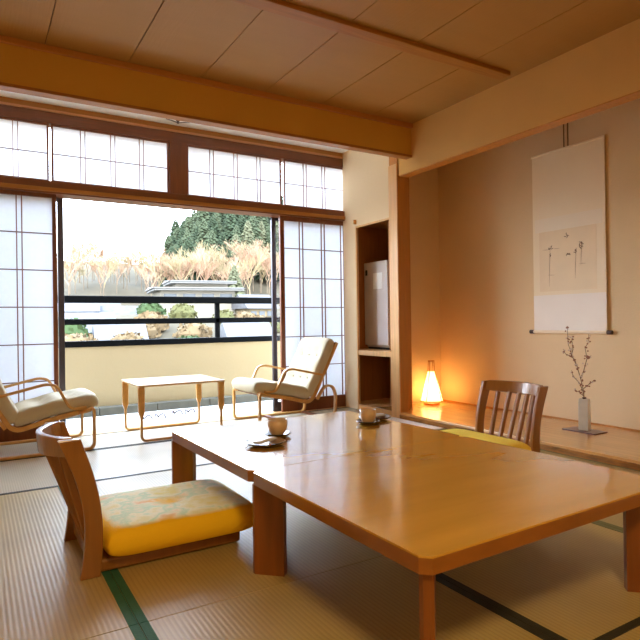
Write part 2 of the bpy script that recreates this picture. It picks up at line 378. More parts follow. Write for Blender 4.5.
# ------------------------------------------------------------------ window wall
m_paper = paper_mat('shoji_paper', (.93, .95, .98), .62)
m_paper2 = paper_mat('transom_paper', (.97, .97, .97), .6)
m_glass = glass_mat()
wl = struct(box('window_head', m_darkx, XL, 3.42, YW-.03, YW+.1, 2.435, 2.52, None, .003), 'dark wooden head beam above the transom windows', 'window beam')
box('cornice', m_trimx, XL, 3.42, YW-.03, YW+.1, 2.54, 2.58, wl, .003)
box('cornice_bead', mat('bead_pale', (206, 150, 104), .4), XL, 3.42, YW-.035, YW+.1, 2.522, 2.54, wl, .003)
box('lintel', m_darkx, XL, 3.42, YW-.05, YW+.12, 1.888, 1.985, wl, .004)
box('lintel_bead', m_trimx, XL, 3.42, YW-.06, YW-.045, 1.90, 1.93, wl, .002)
box('transom_post', m_darkz, 1.44, 1.597, YW-.035, YW+.1, 1.985, 2.436, wl, .003)
box('outer_wall_strip', m_wallp, XL, 3.42, YW, YW+.16, 2.52, 2.72, wl)
box('sill_track', m_postw, XL, 3.42, YW-.063, YW+.16, -.09, .0, wl, .002)
def lattice(parent, x0, x1, z0, z1, y, vs, hs, paper, fr, fmat, gap=.034, bars=.008, latm=m_lat, frb=None):
    """frame, paper and thin wooden bars; vs = centres of the paired uprights, hs = heights of the cross bars"""
    frb = frb or fr
    mb = MB().box(x0, x0+fr, y-.014, y+.014, z0, z1).box(x1-fr, x1, y-.014, y+.014, z0, z1)
    mb.box(x0+fr, x1-fr, y-.014, y+.014, z1-fr, z1).box(x0+fr, x1-fr, y-.014, y+.014, z0, z0+frb)
    mb.build('sash', fmat, parent, .002)
    mb = MB()
    for v in vs:
        for s in ((-.5, .5) if gap else (0,)):
            mb.box(v+s*gap-bars/2, v+s*gap+bars/2, y-.008, y+.004, z0+frb, z1-fr)
    mb.build('upright_bars', latm, parent)
    mb = MB()
    for h in hs: mb.box(x0+fr, x1-fr, y-.0075, y+.0035, h-bars/2, h+bars/2)
    mb.build('cross_bars', m_latd, parent)
    MB().box(x0+fr-.003, x1-fr+.003, y+.005, y+.006, z0+frb-.003, z1-fr+.003).build('paper', paper, parent)
tr = [(-1.36, -.44, 'window_1', 'transom paper window at the far left, outside the picture edge'), (-.42, .502, 'window_2', 'transom paper window cut by the left picture edge'),
      (.518, 1.44, 'window_3', 'transom paper window second from the left, left of the thick post'),
      (1.597, 2.526, 'window_4', 'transom paper window just right of the thick post'), (2.552, 3.40, 'window_5', 'transom paper window at the right end by the niche wall')]
for x0, x1, n, lab in tr:
    t = thing(n, lab, 'transom window'); t['kind'] = 'structure'
    W = .922; vs = [x0+W*k/4+(.0) for k in (1, 2, 3) if x0+W*k/4 < x1-.03]
    if n == 'window_5': vs = [2.552+.235, 2.552+.45]; 
    lattice(t, x0, x1, 1.985, 2.436, YW, vs, [2.205], m_paper2, .014, m_darkz, .034, .006)
    if n == 'window_2': pass
rows = [.44, .725, 1.01, 1.295, 1.58]
dl = [('door_1', -1.38, -.38, YW+.035, 'sliding paper screen beyond the left picture edge'), ('door_2', -.40, .548, YW, 'sliding paper screen at the left side of the open window'), ('door_3', 2.50, 3.42, YW, 'sliding paper screen at the right side of the open window')]
for n, x0, x1, y, lab in dl:
    t = thing(n, lab, 'paper screen'); t['kind'] = 'structure'
    vs = [x0+.21, x0+.45, x0+.69] if n != 'door_3' else [2.735, 2.985, 3.215]
    lattice(t, x0, x1, .002, 1.89, y, vs, rows, m_paper, .03 if n != 'door_3' else .045, m_darkz, .036, .008, frb=.12)
def glassdoor(n, x0, x1, y, lab):
    t = thing(n, lab, 'glass door'); t['kind'] = 'structure'
    MB().box(x0, x0+.045, y-.015, y+.015, 0, 1.9).box(x1-.045, x1, y-.015, y+.015, 0, 1.9).box(x0, x1, y-.014, y+.014, 0, .09).box(x0, x1, y-.014, y+.014, 1.86, 1.9).build('door_frame', m_alu, t, .003)
    MB().box(x0+.04, x1-.04, y-.002, y+.002, .08, 1.87).build('pane', m_glass, t)
glassdoor('door_4', -.36, .612, 5.0, 'aluminium glass door slid behind the left paper screen')
glassdoor('door_5', 2.47, 3.4, 5.0, 'aluminium glass door slid behind the right paper screen')
glassdoor('door_6', -1.36, -.34, 4.96, 'aluminium glass door at the far left')

# balcony
bf = struct(box('floor_balcony', m_bfloor, XL-1.5, 5.2, YW+.08, 6.35, -.25, -.05), 'pale balcony floor outside the window', 'floor')
wb = struct(box('wall_balcony', m_cream, XL-1.5, 5.2, 6.2, 6.34, -.25, .655), 'cream painted balcony parapet', 'wall')
mb = MB()
for k in range(14):
    mb.box(-3.0+k*.58, -3.0+k*.58+.574, 6.07, 6.2, -.05, .03)
struct(mb.build('kerb', m_kerb, None, .006), 'grey stone kerb along the foot of the parapet', 'kerb')
box('wall_balcony_end', m_cream, 5.2, 5.32, YW, 6.34, -.25, .655); struct(bpy.data.objects['wall_balcony_end'], 'right end of the balcony parapet', 'wall')
box('wall_balcony_left', m_cream, XL-1.6, XL-1.5, YW, 6.34, -.25, .655); struct(bpy.data.objects['wall_balcony_left'], 'left end of the balcony parapet', 'wall')
rl = thing('balcony_railing', 'black metal railing on top of the cream balcony parapet', 'railing', (2.38, 6.24, .655))
box('bottom_rail', m_black, -5.2, 2.8, -.05, .07, -.012, .05, rl, .006)
box('top_rail', m_black, -5.2, 2.8, -.045, .035, .438, .512, rl, .01)
box('middle_rail', m_black, -5.2, 2.8, -.02, .02, .215, .274, rl, .006)
for x in (-4.0, -2.0, 0, 2.0):
    box('railing_post', m_black, x-.026, x+.026, -.02, .02, .045, .45, rl, .004)
# slippers left on the balcony floor
def slipper(x, y, rz, label):
    t = thing('garden_sandal', label, 'sandal', (x, y, -.05), rz, 'white sandals with dark straps under the side table')
    pts = []
    for k in range(24):
        a = 2*math.pi*k/24; rx = .125; ry = .045*(1+.25*math.cos(a))
        pts.append((rx*math.cos(a), ry*math.sin(a)))
    MB().prism(pts, 0, .022).build('sole', m_label, t, .004)
    for s in (-1, 1):
        p = [(.075, 0, .022)]+[(.075-.09*u, s*(.048*math.sin(u*math.pi/2)), .024+.035*math.sin(u*math.pi)) for u in [k/8 for k in range(1, 9)]]
        MB().sweep(p, .006, n=6).build('strap', mat('strap_dark', (58, 24, 34), .5), t, smooth=True)
slipper(1.36, 5.42, R(96), 'white garden sandal with dark strap on the balcony floor, outermost left')
slipper(1.49, 5.44, R(88), 'white garden sandal with dark strap on the balcony floor, second from the left')
slipper(1.69, 5.55, R(94), 'white garden sandal with dark strap on the balcony floor, third from the left')
slipper(1.82, 5.56, R(86), 'white garden sandal with dark strap on the balcony floor, outermost right')

# ------------------------------------------------------------------ low tables (two pushed together)
def low_table(name_label, cx, cy, hx, hy, rz, near_inset):
    t = thing('low_table', name_label, 'low table', (cx, cy, 0), rz, None)
    c = .022
    def oct_(hx, hy, c): return [(-hx+c,-hy),(hx-c,-hy),(hx,-hy+c),(hx,hy-c),(hx-c,hy),(-hx+c,hy),(-hx,hy-c),(-hx,-hy+c)]
    MB().prism(oct_(hx, hy, c), .3445, .35).build('tabletop', m_table, t)
    MB().prism(oct_(hx, hy, c), .308, .3445).build('edge_band', m_tedge, t)
    MB().prism(oct_(hx-.12, hy-.12, c), .298, .308).build('underframe', m_tleg, t)
    for sx in (-1, 1):
        for sy in (-1, 1):
            ix = near_inset if sy < 0 else (.026 if sx < 0 else .04); iy = .04 if sy < 0 else .026
            M = Matrix.Translation((sx*(hx-ix), sy*(hy-iy), 0)) @ Matrix.Rotation(math.atan2(-sy, -sx), 4, 'Z')
            b = MB(); pts = [(-.03, -.007), (-.02, -.017), (.085, -.017), (.085, .017), (-.02, .017), (-.03, .007)]
            b.prism(pts, 0, .308)
            for v in b.b.verts: v.co = M @ v.co
            b.build('leg', m_tleg, t)
    return t
low_table('near low wooden table of the pair, its corner towards the viewer', 1.345, 1.405, .52, .4435, R(1), .04)
low_table('far low wooden table of the pair, carrying the two teacups', 1.3293, 2.3024, .52, .45, R(1), .11)

# ------------------------------------------------------------------ floor chairs (zaisu): local: +x = towards the table, back at x<0
def zaisu(label, loc, rz, cushw):
    t = thing('floor_chair', label, 'floor chair', (loc[0], loc[1], 0), rz, None)
    hw = .207
    def prof(z):      # how far the back leans as a function of height
        u = z/.47; return .035*math.sin(min(1, u)*math.pi)*.55-.055*u*u
    def bow(y): return -.09*(1-(y/hw)**2)
    # side boards
    for s in (-1, 1):
        b = MB(); n = 12; fr, bk = [], []
        for k in range(n+1):
            z = .482*k/n; w_ = .066-.012*math.sin(k/n*math.pi)+.008*(k/n)
            fr.append((prof(z), z)); bk.append((prof(z)-w_, z))
        b.prism(fr+bk[::-1], s*hw-.011, s*hw+.011, 'y')
        b.build('side_board', m_zaisu, t, .004)
    # curved top rail
    b = MB(); n = 20; rows_ = []
    for k in range(n+1):
        y = -hw+.011+(2*hw-.022)*k/n; x = bow(min(hw, max(-hw, y)))+prof(.47)
        e = .5*(abs(y)/hw)**6
        z0, z1 = .41+.012*(abs(y)/hw)**2, .486
        th = .034+.02*(abs(y)/hw)**4
        rows_.append([b.b.verts.new(p) for p in ((x, y, z0+.008), (x-.012, y, z1), (x-th, y, z1), (x-th+.008, y, z0))])
    for A, B in zip(rows_, rows_[1:]):
        for q in range(4): b.b.faces.new((A[q], A[(q+1) % 4], B[(q+1) % 4], B[q]))
    b.b.faces.new(rows_[0]); b.b.faces.new(rows_[-1][::-1])
    b.build('top_rail', m_zaisu, t, .004, smooth=False)
    # slats
    for k in range(5):
        y = -hw+.011+(2*hw-.022)*(k+1)/6; pts = []
        for q in range(11):
            z = .05+.37*q/10; pts.append((prof(z)+bow(y)*(q/10)-.016-.02*math.sin(q/10*math.pi), y, z))
        MB().sweep(pts, .02, .026, side=(0, 1, 0)).build('back_slat', m_zaisu, t)
    # lower rail and seat board
    MB().box(-.03, -.004, -hw+.011, hw-.011, .03, .085).build('lower_rail', m_zaisu, t, .003)
    MB().box(-.003, .53, -hw+.011, hw-.011, .004, .05).build('seat', m_zaisu, t, .01)
    return t
zaisu('reddish wooden floor chair on the left, seen from its side', (.36, 2.305), 0, .5)
zaisu('wooden slatted floor chair between the table and the alcove', (2.665, 2.34), R(180), .5)
m_yel = mat('cushion_gold_side', (246, 188, 40), .75, .25, bump=(120, .2, (1, 1, 1)))
def cushion_material():
    M = mat('cushion_floral', (238, 224, 150), .8, .25, bump=(120, .2, (1, 1, 1)))
    n = M.node_tree; b = n.nodes['Principled BSDF']; tcn = n.nodes.new('ShaderNodeTexCoord')
    nz = n.nodes.new('ShaderNodeTexNoise'); nz.inputs['Scale'].default_value = 9; nz.inputs['Detail'].default_value = 3
    n.links.new(tcn.outputs['Object'], nz.inputs['Vector'])
    rp = n.nodes.new('ShaderNodeValToRGB'); e = rp.color_ramp.elements
    e[0].position = .33; e[0].color = (.93, .66, .34, 1); e[1].position = .68; e[1].color = (.90, .80, .30, 1)
    for pos, c in ((.40, (.96, .90, .62, 1)), (.48, (.70, .84, .56, 1)), (.54, (.97, .93, .64, 1)), (.61, (.92, .85, .45, 1))):
        q = e.new(pos); q.color = c
    sp_ = n.nodes.new('ShaderNodeSeparateXYZ'); n.links.new(tcn.outputs['Object'], sp_.inputs[0])
    # the border of the cloth is plain gold: local height marks the print's edge
    mr = n.nodes.new('ShaderNodeMapRange'); mr.inputs[1].default_value = .060; mr.inputs[2].default_value = .068
    ad = n.nodes.new('ShaderNodeMath'); ad.operation = 'ADD'; sc_ = n.nodes.new('ShaderNodeMath'); sc_.operation = 'MULTIPLY'; sc_.inputs[1].default_value = .02
    n.links.new(nz.outputs['Fac'], sc_.inputs[0]); n.links.new(sp_.outputs['Z'], ad.inputs[0]); n.links.new(sc_.outputs[0], ad.inputs[1])
    n.links.new(ad.outputs[0], mr.inputs[0])
    mx = n.nodes.new('ShaderNodeMixRGB'); mx.inputs[1].default_value = (.98, .56, .01, 1)
    n.links.new(mr.outputs[0], mx.inputs[0]); n.links.new(nz.outputs['Fac'], rp.inputs[0]); n.links.new(rp.outputs[0], mx.inputs[2])
    n.links.new(mx.outputs[0], b.inputs['Base Color'])
    return M
m_flor = cushion_material()
def cushion(label, x, y, L, W, T, z, mt=None):
    b = MB().pillow(L, W, T, Matrix.Identity(4), 40, 36, dimples=((0, 0, .012, .05),), p=8, pw=3.6, flat=.15)
    o = b.build('floor_cushion', mt or m_flor, None, smooth=True); o.location = (x, y, z+T*.85/2)
    tag(o, label, 'cushion')
cushion('thick yellow cushion with a pale floral top on the left floor chair', .662, 2.29, .58, .50, .125, .052)
cushion('yellow cushion on the floor chair by the alcove, mostly hidden behind the table', 2.35, 2.40, .60, .60, .15, .052, mat('cushion_yellow_top', (252, 214, 84), .75, .25, vary=(.08, 6, (1, 1, 1))))

# ------------------------------------------------------------------ lounge chairs: local +x = backwards, y = width, built around the front edge
def lounge(label, loc, rz):
    t = thing('lounge_chair', label, 'lounge chair', (loc[0], loc[1], 0), rz, None)
    hw = .27
    for s in (-1, 1):
        y = s*hw
        p = fillet([(.09, y, .262), (.01, y, .292), (.0, y, .27), (.0, y, .012), (.72, y, .012), (.735, y, .23), (.70, y, .305), (.63, y, .315), (.575, y, .25), (.545, y, .2)], .045)
        MB().sweep(p, .034, .02, side=(0, 1, 0)).build('side_loop', m_bent, t)
        y2 = s*(hw-.004)
        p = fillet([(.05, y2, .30), (.15, y2, .29), (.235, y2, .462), (.30, y2, .475), (.62, y2, .402)], .06)
        MB().sweep(p, .03, .018, side=(0, 1, 0)).build('armrest', m_bent, t)
        y3 = s*(hw-.035)
        p = fillet([(.0, y3, .282), (.30, y3, .225), (.50, y3, .165), (.60, y3, .35), (.775, y3, .68)], .08)
        MB().sweep(p, .022, .032, side=(0, 1, 0)).build('seat_rail', m_bent, t)
    for x, z in ((.02, .265), (.14, .24), (.26, .215), (.38, .185)):
        MB().box(x, x+.07, -hw+.03, hw-.03, z, z+.014).build('under_slat', m_bentd, t)
    for k in range(5):
        f = k/4; x, z = .56+.2*f, .26+.39*f
        M = Matrix.Translation((x, 0, z)) @ Matrix.Rotation(R(-62), 4, 'Y')
        MB().box(-.03, .03, -hw+.03, hw-.03, -.006, .006, M).build('back_slat', m_bentd, t)
    for x in (.30, .70):
        MB().box(x-.02, x+.02, -hw, hw, .002, .02).build('floor_stretcher', m_bentd, t, .003)
    # cushions
    a = math.atan2(-.105, .5)
    M = Matrix.Translation((.232, 0, .293)) @ Matrix.Rotation(-a, 4, 'Y')
    dm = [(dx, dy, .04, .05) for dx in (-.11, .08) for dy in (-.13, 0, .13)]
    MB().pillow(.56, .51, .125, M, 34, 30, dimples=dm, p=7, pw=3, bend=lambda x: .018*math.sin((x+.28)/.56*math.pi*1.2-.6)).build('seat_cushion', m_cush, t, smooth=True)
    M2 = Matrix.Translation((.605, 0, .47)) @ Matrix.Rotation(R(-63), 4, 'Y')
    dm2 = [(dx, dy, .04, .05) for dx in (-.12, .1) for dy in (-.13, 0, .13)]
    MB().pillow(.56, .51, .12, M2, 34, 30, dimples=dm2, p=7, pw=3).build('back_cushion', m_cush, t, smooth=True)
    for MM, ds in ((M, dm), (M2, dm2)):
        for dx, dy, _, _ in ds:
            c = MM @ Vector((dx, dy, .027))
            MB().lathe([(0, .006), (.008, .004), (.011, 0), (.008, -.004), (0, -.004)], c.x, c.y, 10, c.z).build('button', m_butt, t, smooth=True)
    return t
lounge('lounge chair with cream cushions right of the side table, before the paper screen', (1.97, 4.51), 0)
lounge('lounge chair with greyish cushions cut by the left picture edge', (.70, 4.50), R(180))

# side table
t = thing('side_table', 'small pale wooden side table with looped legs between the lounge chairs', 'side table', (1.345, 4.53, 0))
MB().box(-.335, .335, -.28, .28, .405, .423).build('tabletop', m_stabletop, t, .005)
for s in (-1, 1):
    y = s*.262
    p = fillet([(-.312, y, .19), (-.312, y, .012), (.305, y, .012), (.305, y, .19)], .04)
    MB().sweep(p, .02, .018, side=(0, 1, 0)).build('leg_loop', m_bent, t)
    for sx in (-1, 1):
        x = -.312 if sx < 0 else .305
        MB().prism([(x-.024, .405), (x-.022, .22), (x-.011, .185), (x+.011, .185), (x+.022, .22), (x+.024, .405)], y-.013, y+.013, 'y').build('leg', m_bent, t, .003)

# ------------------------------------------------------------------ tableware
def cup(loc, r, h, label):
    t = thing('teacup', label, 'teacup', loc)
    MB().lathe([(0, .004), (r*.55, .0), (r*.62, .004), (r*.86, h*.28), (r, h*.62), (r*.97, h), (r*.92, h), (r*.93, h*.6), (r*.8, h*.3), (0, h*.2)]).build('bowl', m_cup, t, smooth=True)
    MB().lathe([(0, h*.72), (r*.93, h*.72), (r*.93, h*.70), (0, h*.7)]).build('tea', m_cupin, t, smooth=True)
def saucer(loc, r, label):
    o = MB().lathe([(0, 0), (r*.6, 0), (r*.95, .012), (r, .016), (r*.96, .018), (r*.6, .006), (0, .005)], n=36).build('saucer', m_lac, None, smooth=True)
    o.location = loc; tag(o, label, 'saucer')
def sweet_dish(loc, rz, label, wlab):
    o = MB().lathe([(0, 0), (.05, 0), (.082, .010), (.088, .016), (.083, .018), (.05, .007), (0, .006)], n=40).build('sweet_dish', m_lac, None, smooth=True)
    o.location = loc; tag(o, label, 'dish')
    w_ = MB().pillow(.11, .045, .014, Matrix.Identity(4), 12, 8, p=4).build('wrapped_sweet', m_wrap, None, smooth=True)
    w_.location = (loc[0], loc[1], loc[2]+.02); w_.rotation_euler = (0, R(-4), rz); tag(w_, wlab, 'sweet')
saucer((1.172, 2.335, .35), .064, 'black lacquer saucer under the left teacup')
cup((1.172, 2.335, .3555), .046, .072, 'tan teacup on the left, beside the dish with a wrapped sweet')
sweet_dish((1.045, 2.20, .35), R(15), 'black lacquer sweet dish in front of the left teacup', 'pale wrapped sweet lying on the dish by the left teacup')
saucer((1.69, 2.35, .35), .062, 'black lacquer saucer under the right teacup')
cup((1.69, 2.35, .3555), .042, .068, 'tan teacup on the right, nearer the alcove')
sweet_dish((1.80, 2.44, .35), R(-25), 'black lacquer sweet dish behind the right teacup', 'pale wrapped sweet on the dish behind the right teacup')

# ------------------------------------------------------------------ niche refrigerator
t = thing('refrigerator', 'small white refrigerator standing on the niche shelf', 'refrigerator', (3.42, 4.60, .584))
MB().box(.03, .42, -.2, .19, .02, .86).build('cabinet', m_fridge, t, .008)
MB().box(0, .028, -.2, .19, .04, .875).build('door', m_fridge, t, .008)
MB().box(.04, .40, -.19, .18, .0, .02).build('feet', m_blackp, t)
MB().box(-.012, .0, .125, .15, .745, .80).build('door_handle', m_blackp, t, .003)
MB().box(-.003, .0, -.12, .03, .60, .76).build('notice', m_label, t)

# ------------------------------------------------------------------ alcove things
# cone lamp
m_shade = paper_mat('lamp_paper', (1, .93, .78), .7)
n = m_shade.node_tree; o_ = [q for q in n.nodes if q.type == 'OUTPUT_MATERIAL'][0]; em = n.nodes.new('ShaderNodeEmission'); ad = n.nodes.new('ShaderNodeAddShader')
em.inputs[0].default_value = (1, .62, .22, 1); em.inputs[1].default_value = 1.6
src = o_.inputs[0].links[0].from_socket; n.links.new(src, ad.inputs[0]); n.links.new(em.outputs[0], ad.inputs[1]); n.links.new(ad.outputs[0], o_.inputs[0])
lp = thing('floor_lamp', 'glowing cone-shaped paper lamp in the corner of the alcove', 'lamp', (3.77, 4.185, .053))
m_lampw = mat('lamp_frame_wood', (196, 120, 60), .5)
MB().lathe([(0, 0), (.07, 0), (.075, .006), (.075, .02), (.06, .026), (0, .026)]).build('base', m_lampw, lp, smooth=False)
b = MB(); rr = [(.104, .04), (.098, .06), (.034, .315), (.032, .318)]
b.lathe(rr, n=36).build('shade', m_shade, lp, smooth=True)
for k in range(4):
    a = R(20+90*k); ca, sa = math.cos(a), math.sin(a)
    MB().sweep([(.106*ca, .106*sa, .03), (.036*ca, .036*sa, .32), (.03*ca, .03*sa, .42)], .0035, n=6).build('frame_rod', m_lampw, lp)
MB().sweep([(.03*math.cos(R(k*30)), .03*math.sin(R(k*30)), .42) for k in range(12)], .004, n=6, closed=True).build('top_ring', m_lampw, lp)
MB().sweep([(.108*math.cos(R(k*15)), .108*math.sin(R(k*15)), .034) for k in range(24)], .004, n=6, closed=True).build('bottom_ring', m_lampw, lp)
pd = bpy.data.lights.new('lamp_bulb', 'POINT'); pd.energy = 3.6; pd.color = (1, .62, .22); pd.shadow_soft_size = .03
po = bpy.data.objects.new('lamp_bulb', pd); C.objects.link(po); po.parent = lp; po.location = (0, 0, .14)

# hanging scroll
t = thing('hanging_scroll', 'tall hanging scroll with a faint ink painting on the alcove wall', 'hanging scroll', (XT-.02, 2.86, .758))
MB().box(-.002, .002, -.322, .322, 0, 1.46).build('silk_mount', m_scroll, t)
MB().box(-.0035, -.002, -.322, .322, .01, .30).build('pale_lower_band', m_scrollw, t)
MB().box(-.0035, -.002, -.25, .26, .33, .82).build('painting', m_scrollp, t)
MB().box(-.003, -.002, -.30, .30, .82, .93).build('pale_upper_band', m_scrollu, t)
MB().sweep([(-.002, -.35, .0), (-.002, .35, .0)], .013, n=16).build('bottom_rod', m_scroll, t)
for s in (-1, 1):
    MB().sweep([(-.002, s*.325, .0), (-.002, s*.362, .0)], .016, n=16).build('rod_knob', m_rod, t)
MB().box(-.008, .004, -.328, .328, 1.45, 1.468).build('top_rod', m_scroll, t, .002)
for y in (-.018, .018):
    MB().box(-.001, .003, y-.005, y+.005, 1.46, 1.80).build('ribbon', m_cord, t)
ink = MB(); inkl = MB()
def stroke(bm_, y, z, dy, dz, w_):
    bm_.sweep([(-.0045, y, z), (-.0045, y+dy*.5+.002, z+dz*.5), (-.0045, y+dy, z+dz)], w_, n=5, taper=[.5, 1, .3])
# (horizontal position on wall runs +y towards the left of the picture)
for y, z, s in ((.155, .68, .022), (-.0, .76, .02), (-.12, .70, .03), (-.12, .66, .024), (-.01, .62, .02), (-.075, .63, .02), (.155, .62, .015)):
    for k in range(5):
        a = random.uniform(0, 6.28); stroke(ink, y+random.uniform(-s, s)*.5, z+random.uniform(-s, s)*.5, s*math.cos(a), s*math.sin(a), .0028)
for y, z, l in ((.155, .70, -.33), (-.08, .66, -.24), (-.13, .70, -.18)):
    stroke(inkl, y, z, .012, l, .0022)
for y, z in ((.15, .46), (-.13, .53), (.2, .67), (.10, .67)):
    stroke(inkl, y-.03, z, .06, .004, .0022)
ink.build('brush_marks', m_ink, t); inkl.build('pale_brush_marks', m_inkl, t)

# vase with branches
vb_ = MB().box(-.075, .075, -.13, .13, 0, .008).build('vase_board', m_vboard, None, .002); vb_.location = (3.745, 2.55, .053); vb_.rotation_euler = (0, 0, 0)
tag(vb_, 'thin reddish lacquer board under the vase', 'display board')
v = thing('vase', 'slim square grey vase on a small board in the alcove', 'vase', (3.75, 2.55, .061), R(20))
MB().prism([(-.034, -.034), (.034, -.034), (.034, .034), (-.034, .034)], 0, .19).build('body', m_vase, v, .004)
MB().prism([(-.034, .19), (.034, .19), (.012, .226), (-.012, .226)], -.034, .034, 'y').build('shoulder', m_vase, v, .003)
MB().lathe([(0, 0), (.014, 0), (.014, .012), (0, .012)], 0, 0, 12, .224).build('mouth', m_rod, v)
br_ = thing('plum_branch', 'bare budding twigs standing in the grey vase', 'branch', (3.75, 2.55, .28))
def twig(pts, r, lab='twig'):
    o = MB().sweep(pts, r, n=6, taper=[1-.6*k/(len(pts)-1) for k in range(len(pts))]).build(lab, m_twig, br_)
    return o
# local y: + is left in the picture
base = (0, 0, -.04)
T1 = [(0, 0, -.06), (0, .004, .06), (-.01, .02, .15), (0, .055, .24), (.01, .10, .31), (0, .125, .40), (.01, .135, .49), (0, .128, .53)]
T2 = [(-.01, .02, .15), (0, -.0, .21), (.01, -.02, .30), (0, -.012, .37), (.01, -.035, .42), (0, -.04, .47)]
T3 = [(0, .002, .04), (.01, .04, .11), (0, .085, .16), (0, .10, .205)]
T4 = [(0, .002, .08), (-.01, -.05, .12), (0, -.085, .15)]
T5 = [(0, .10, .31), (.0, .085, .36), (.01, .10, .42), (0, .09, .46)]
T6 = [(.01, -.02, .30), (0, -.06, .32)]
T7 = [(0, .055, .24), (.01, .085, .29), (0, .15, .325), (0, .165, .36)]
T8 = [(0, .0, .02), (0, .04, .05), (0, .075, .06)]
for p in (T1, T2, T3, T4, T5, T6, T7, T8): twig(p, .003)
bud = MB(); pet = MB()
for p in (T1, T2, T3, T4, T5, T6, T7, T8):
    for q in range(1, len(p)):
        for _ in range(5):
            f = random.random(); c = Vector(p[q-1]).lerp(Vector(p[q]), f)+Vector((random.uniform(-.01, .01), random.uniform(-.015, .015), random.uniform(-.008, .008)))
            (bud if random.random() < .6 else pet).lathe([(0, .006), (.005, .003), (.006, 0), (.004, -.004), (0, -.006)], c.x, c.y, 6, c.z)
bud.build('bud', m_bud, br_); o_ = pet.build('petal', m_leaf, br_)
bpy.data.objects['bud']['kind'] = 'stuff'; o_['kind'] = 'stuff'

# sprinkler / small ceiling hook in the veranda ceiling
t = thing('ceiling_sprinkler', 'small dark winged fitting on the white ceiling strip above the window', 'sprinkler', (1.47, 4.70, 2.58))
MB().lathe([(0, 0), (.02, 0), (.016, -.012), (.008, -.02), (.008, -.035), (0, -.036)], n=16).build('stem', m_rod, t)
for s in (-1, 1):
    MB().sweep([(0, 0, -.03), (s*.05, 0, -.018), (s*.10, 0, -.012)], .012, .005, side=(0, 1, 0), taper=[1, 1, .4]).build('wing', m_rod, t)

# white strip standing in for the sun's reflection on the mat border
o = MB().box(-.14, .07, -.42, .42, 0, .012).build('sun_glint_strip', mat('glint_white', (236, 232, 226), .4), None, .002); o.location = (3.09, 3.80, .002)
tag(o, 'long pale strip standing in for a sun glint on the mat along the alcove platform', 'painted glint')

# unseen ceiling lamp added behind the viewer as warm fill light
t = thing('added_ceiling_lamp', 'unseen square ceiling lamp with paper shade, added above the viewer for warm fill', 'lamp', (.35, -.55, ZC))
MB().box(-.26, .26, -.26, .26, -.12, -.0).build('shade', paper_mat('added_lamp_paper', (.95, .85, .7), .6), t)
MB().box(-.28, .28, -.28, -.26, -.13, 0).box(-.28, .28, .26, .28, -.13, 0).box(-.28, -.26, -.26, .26, -.13, 0).box(.26, .28, -.26, .26, -.13, 0).build('wooden_frame', m_trimx, t)
ld = bpy.data.lights.new('warm_fill', 'AREA'); ld.shape = 'SQUARE'; ld.size = .5; ld.energy = 50; ld.color = (1, .77, .41)
lo = bpy.data.objects.new('warm_fill', ld); C.objects.link(lo); lo.parent = t; lo.location = (0, 0, -.135)

# ------------------------------------------------------------------ the view outside
F_ = 571.5
def ray(px, py): return fw+r2*((px-320)/F_)-u2*((py-320)/F_)
def at(px, Y, z=None):
    d = ray(px, 322); return Vector((d.x*Y/d.y, Y, 0))
def ss(t_): t_ = max(0, min(1, t_)); return t_*t_*(3-2*t_)
def ground(x, y):
    t_ = x/max(y, 1)
    h = -7+6.0*ss((y-14)/30)+2.5*ss((y-40)/25)+17*ss((y-70)/110)
    h += 13.5*ss((t_-.265)/.15)*ss((y-92)/45)
    h += .5*math.sin(x*.31+y*.17)+.4*math.sin(x*.13-y*.23)
    return h
def terrain(name, x0, x1, y0, y1, n, m_, mt, lab):
    b = bmesh.new(); V = [[b.verts.new((x0+(x1-x0)*i/n, y0+(y1-y0)*j/m_, ground(x0+(x1-x0)*i/n, y0+(y1-y0)*j/m_))) for j in range(m_+1)] for i in range(n+1)]
    for i in range(n):
        for j in range(m_): b.faces.new((V[i][j], V[i+1][j], V[i+1][j+1], V[i][j+1]))
    q = MB(); q.b.free(); q.b = b
    return struct(q.build(name, mt, None, smooth=True), lab, 'ground')
m_ground = mat('winter_ground', (74, 66, 52), .95, .1, vary=(.25, .12, (1, 1, 1)))
terrain('hillside', -60, 190, 9, 240, 90, 80, m_ground, 'pale winter ground rising to the wooded hill outside')
m_con = [mat('conifer_green_%d' % k, c, .95, .1, vary=(.35, 1.2, (1, 1, 1))) for k, c in enumerate([(44, 52, 36), (56, 62, 44), (76, 76, 56)])]
m_bare = [mat('bare_twigs_%d' % k, c, .95, .1) for k, c in enumerate([(150, 124, 100), (142, 110, 88), (130, 116, 86)])]  # twig colours lightened to stand in for haze
m_trunk = mat('bark', (104, 90, 74), .95, .1)
def conifer(mt, H, rnd):
    t_ = thing('conifer', '', 'tree')
    MB().sweep([(0, 0, -1.0), (0, 0, H*.5), (0, 0, H*.97)], .16, n=6, taper=[1, .7, .1]).build('trunk', m_trunk, t_)
    b = MB(); r_ = random.Random(rnd)
    for k in range(150):
        f = (k+.5)/150; z = H*(.12+.86*f); rad = H*.30*(1-f)**.55+.1
        a = k*2.399+r_.uniform(-.3, .3); rad *= r_.uniform(.75, 1.12)
        c = Vector((0, 0, z)); e = Vector((math.cos(a)*rad, math.sin(a)*rad, z-rad*.28))
        sd_ = Vector((-math.sin(a), math.cos(a), 0))*(rad*.26+.12); md_ = c.lerp(e, .6)
        vs = [b.b.verts.new(p) for p in (c, md_+sd_+Vector((0,0,-.1)), e, md_-sd_+Vector((0,0,-.1)), md_+Vector((0,0,.22+rad*.12)))]
        for q in ((0,1,4),(1,2,4),(2,3,4),(3,0,4),(0,3,2,1)): b.b.faces.new([vs[i] for i in q])
    b.build('crown', mt, t_)
    return t_
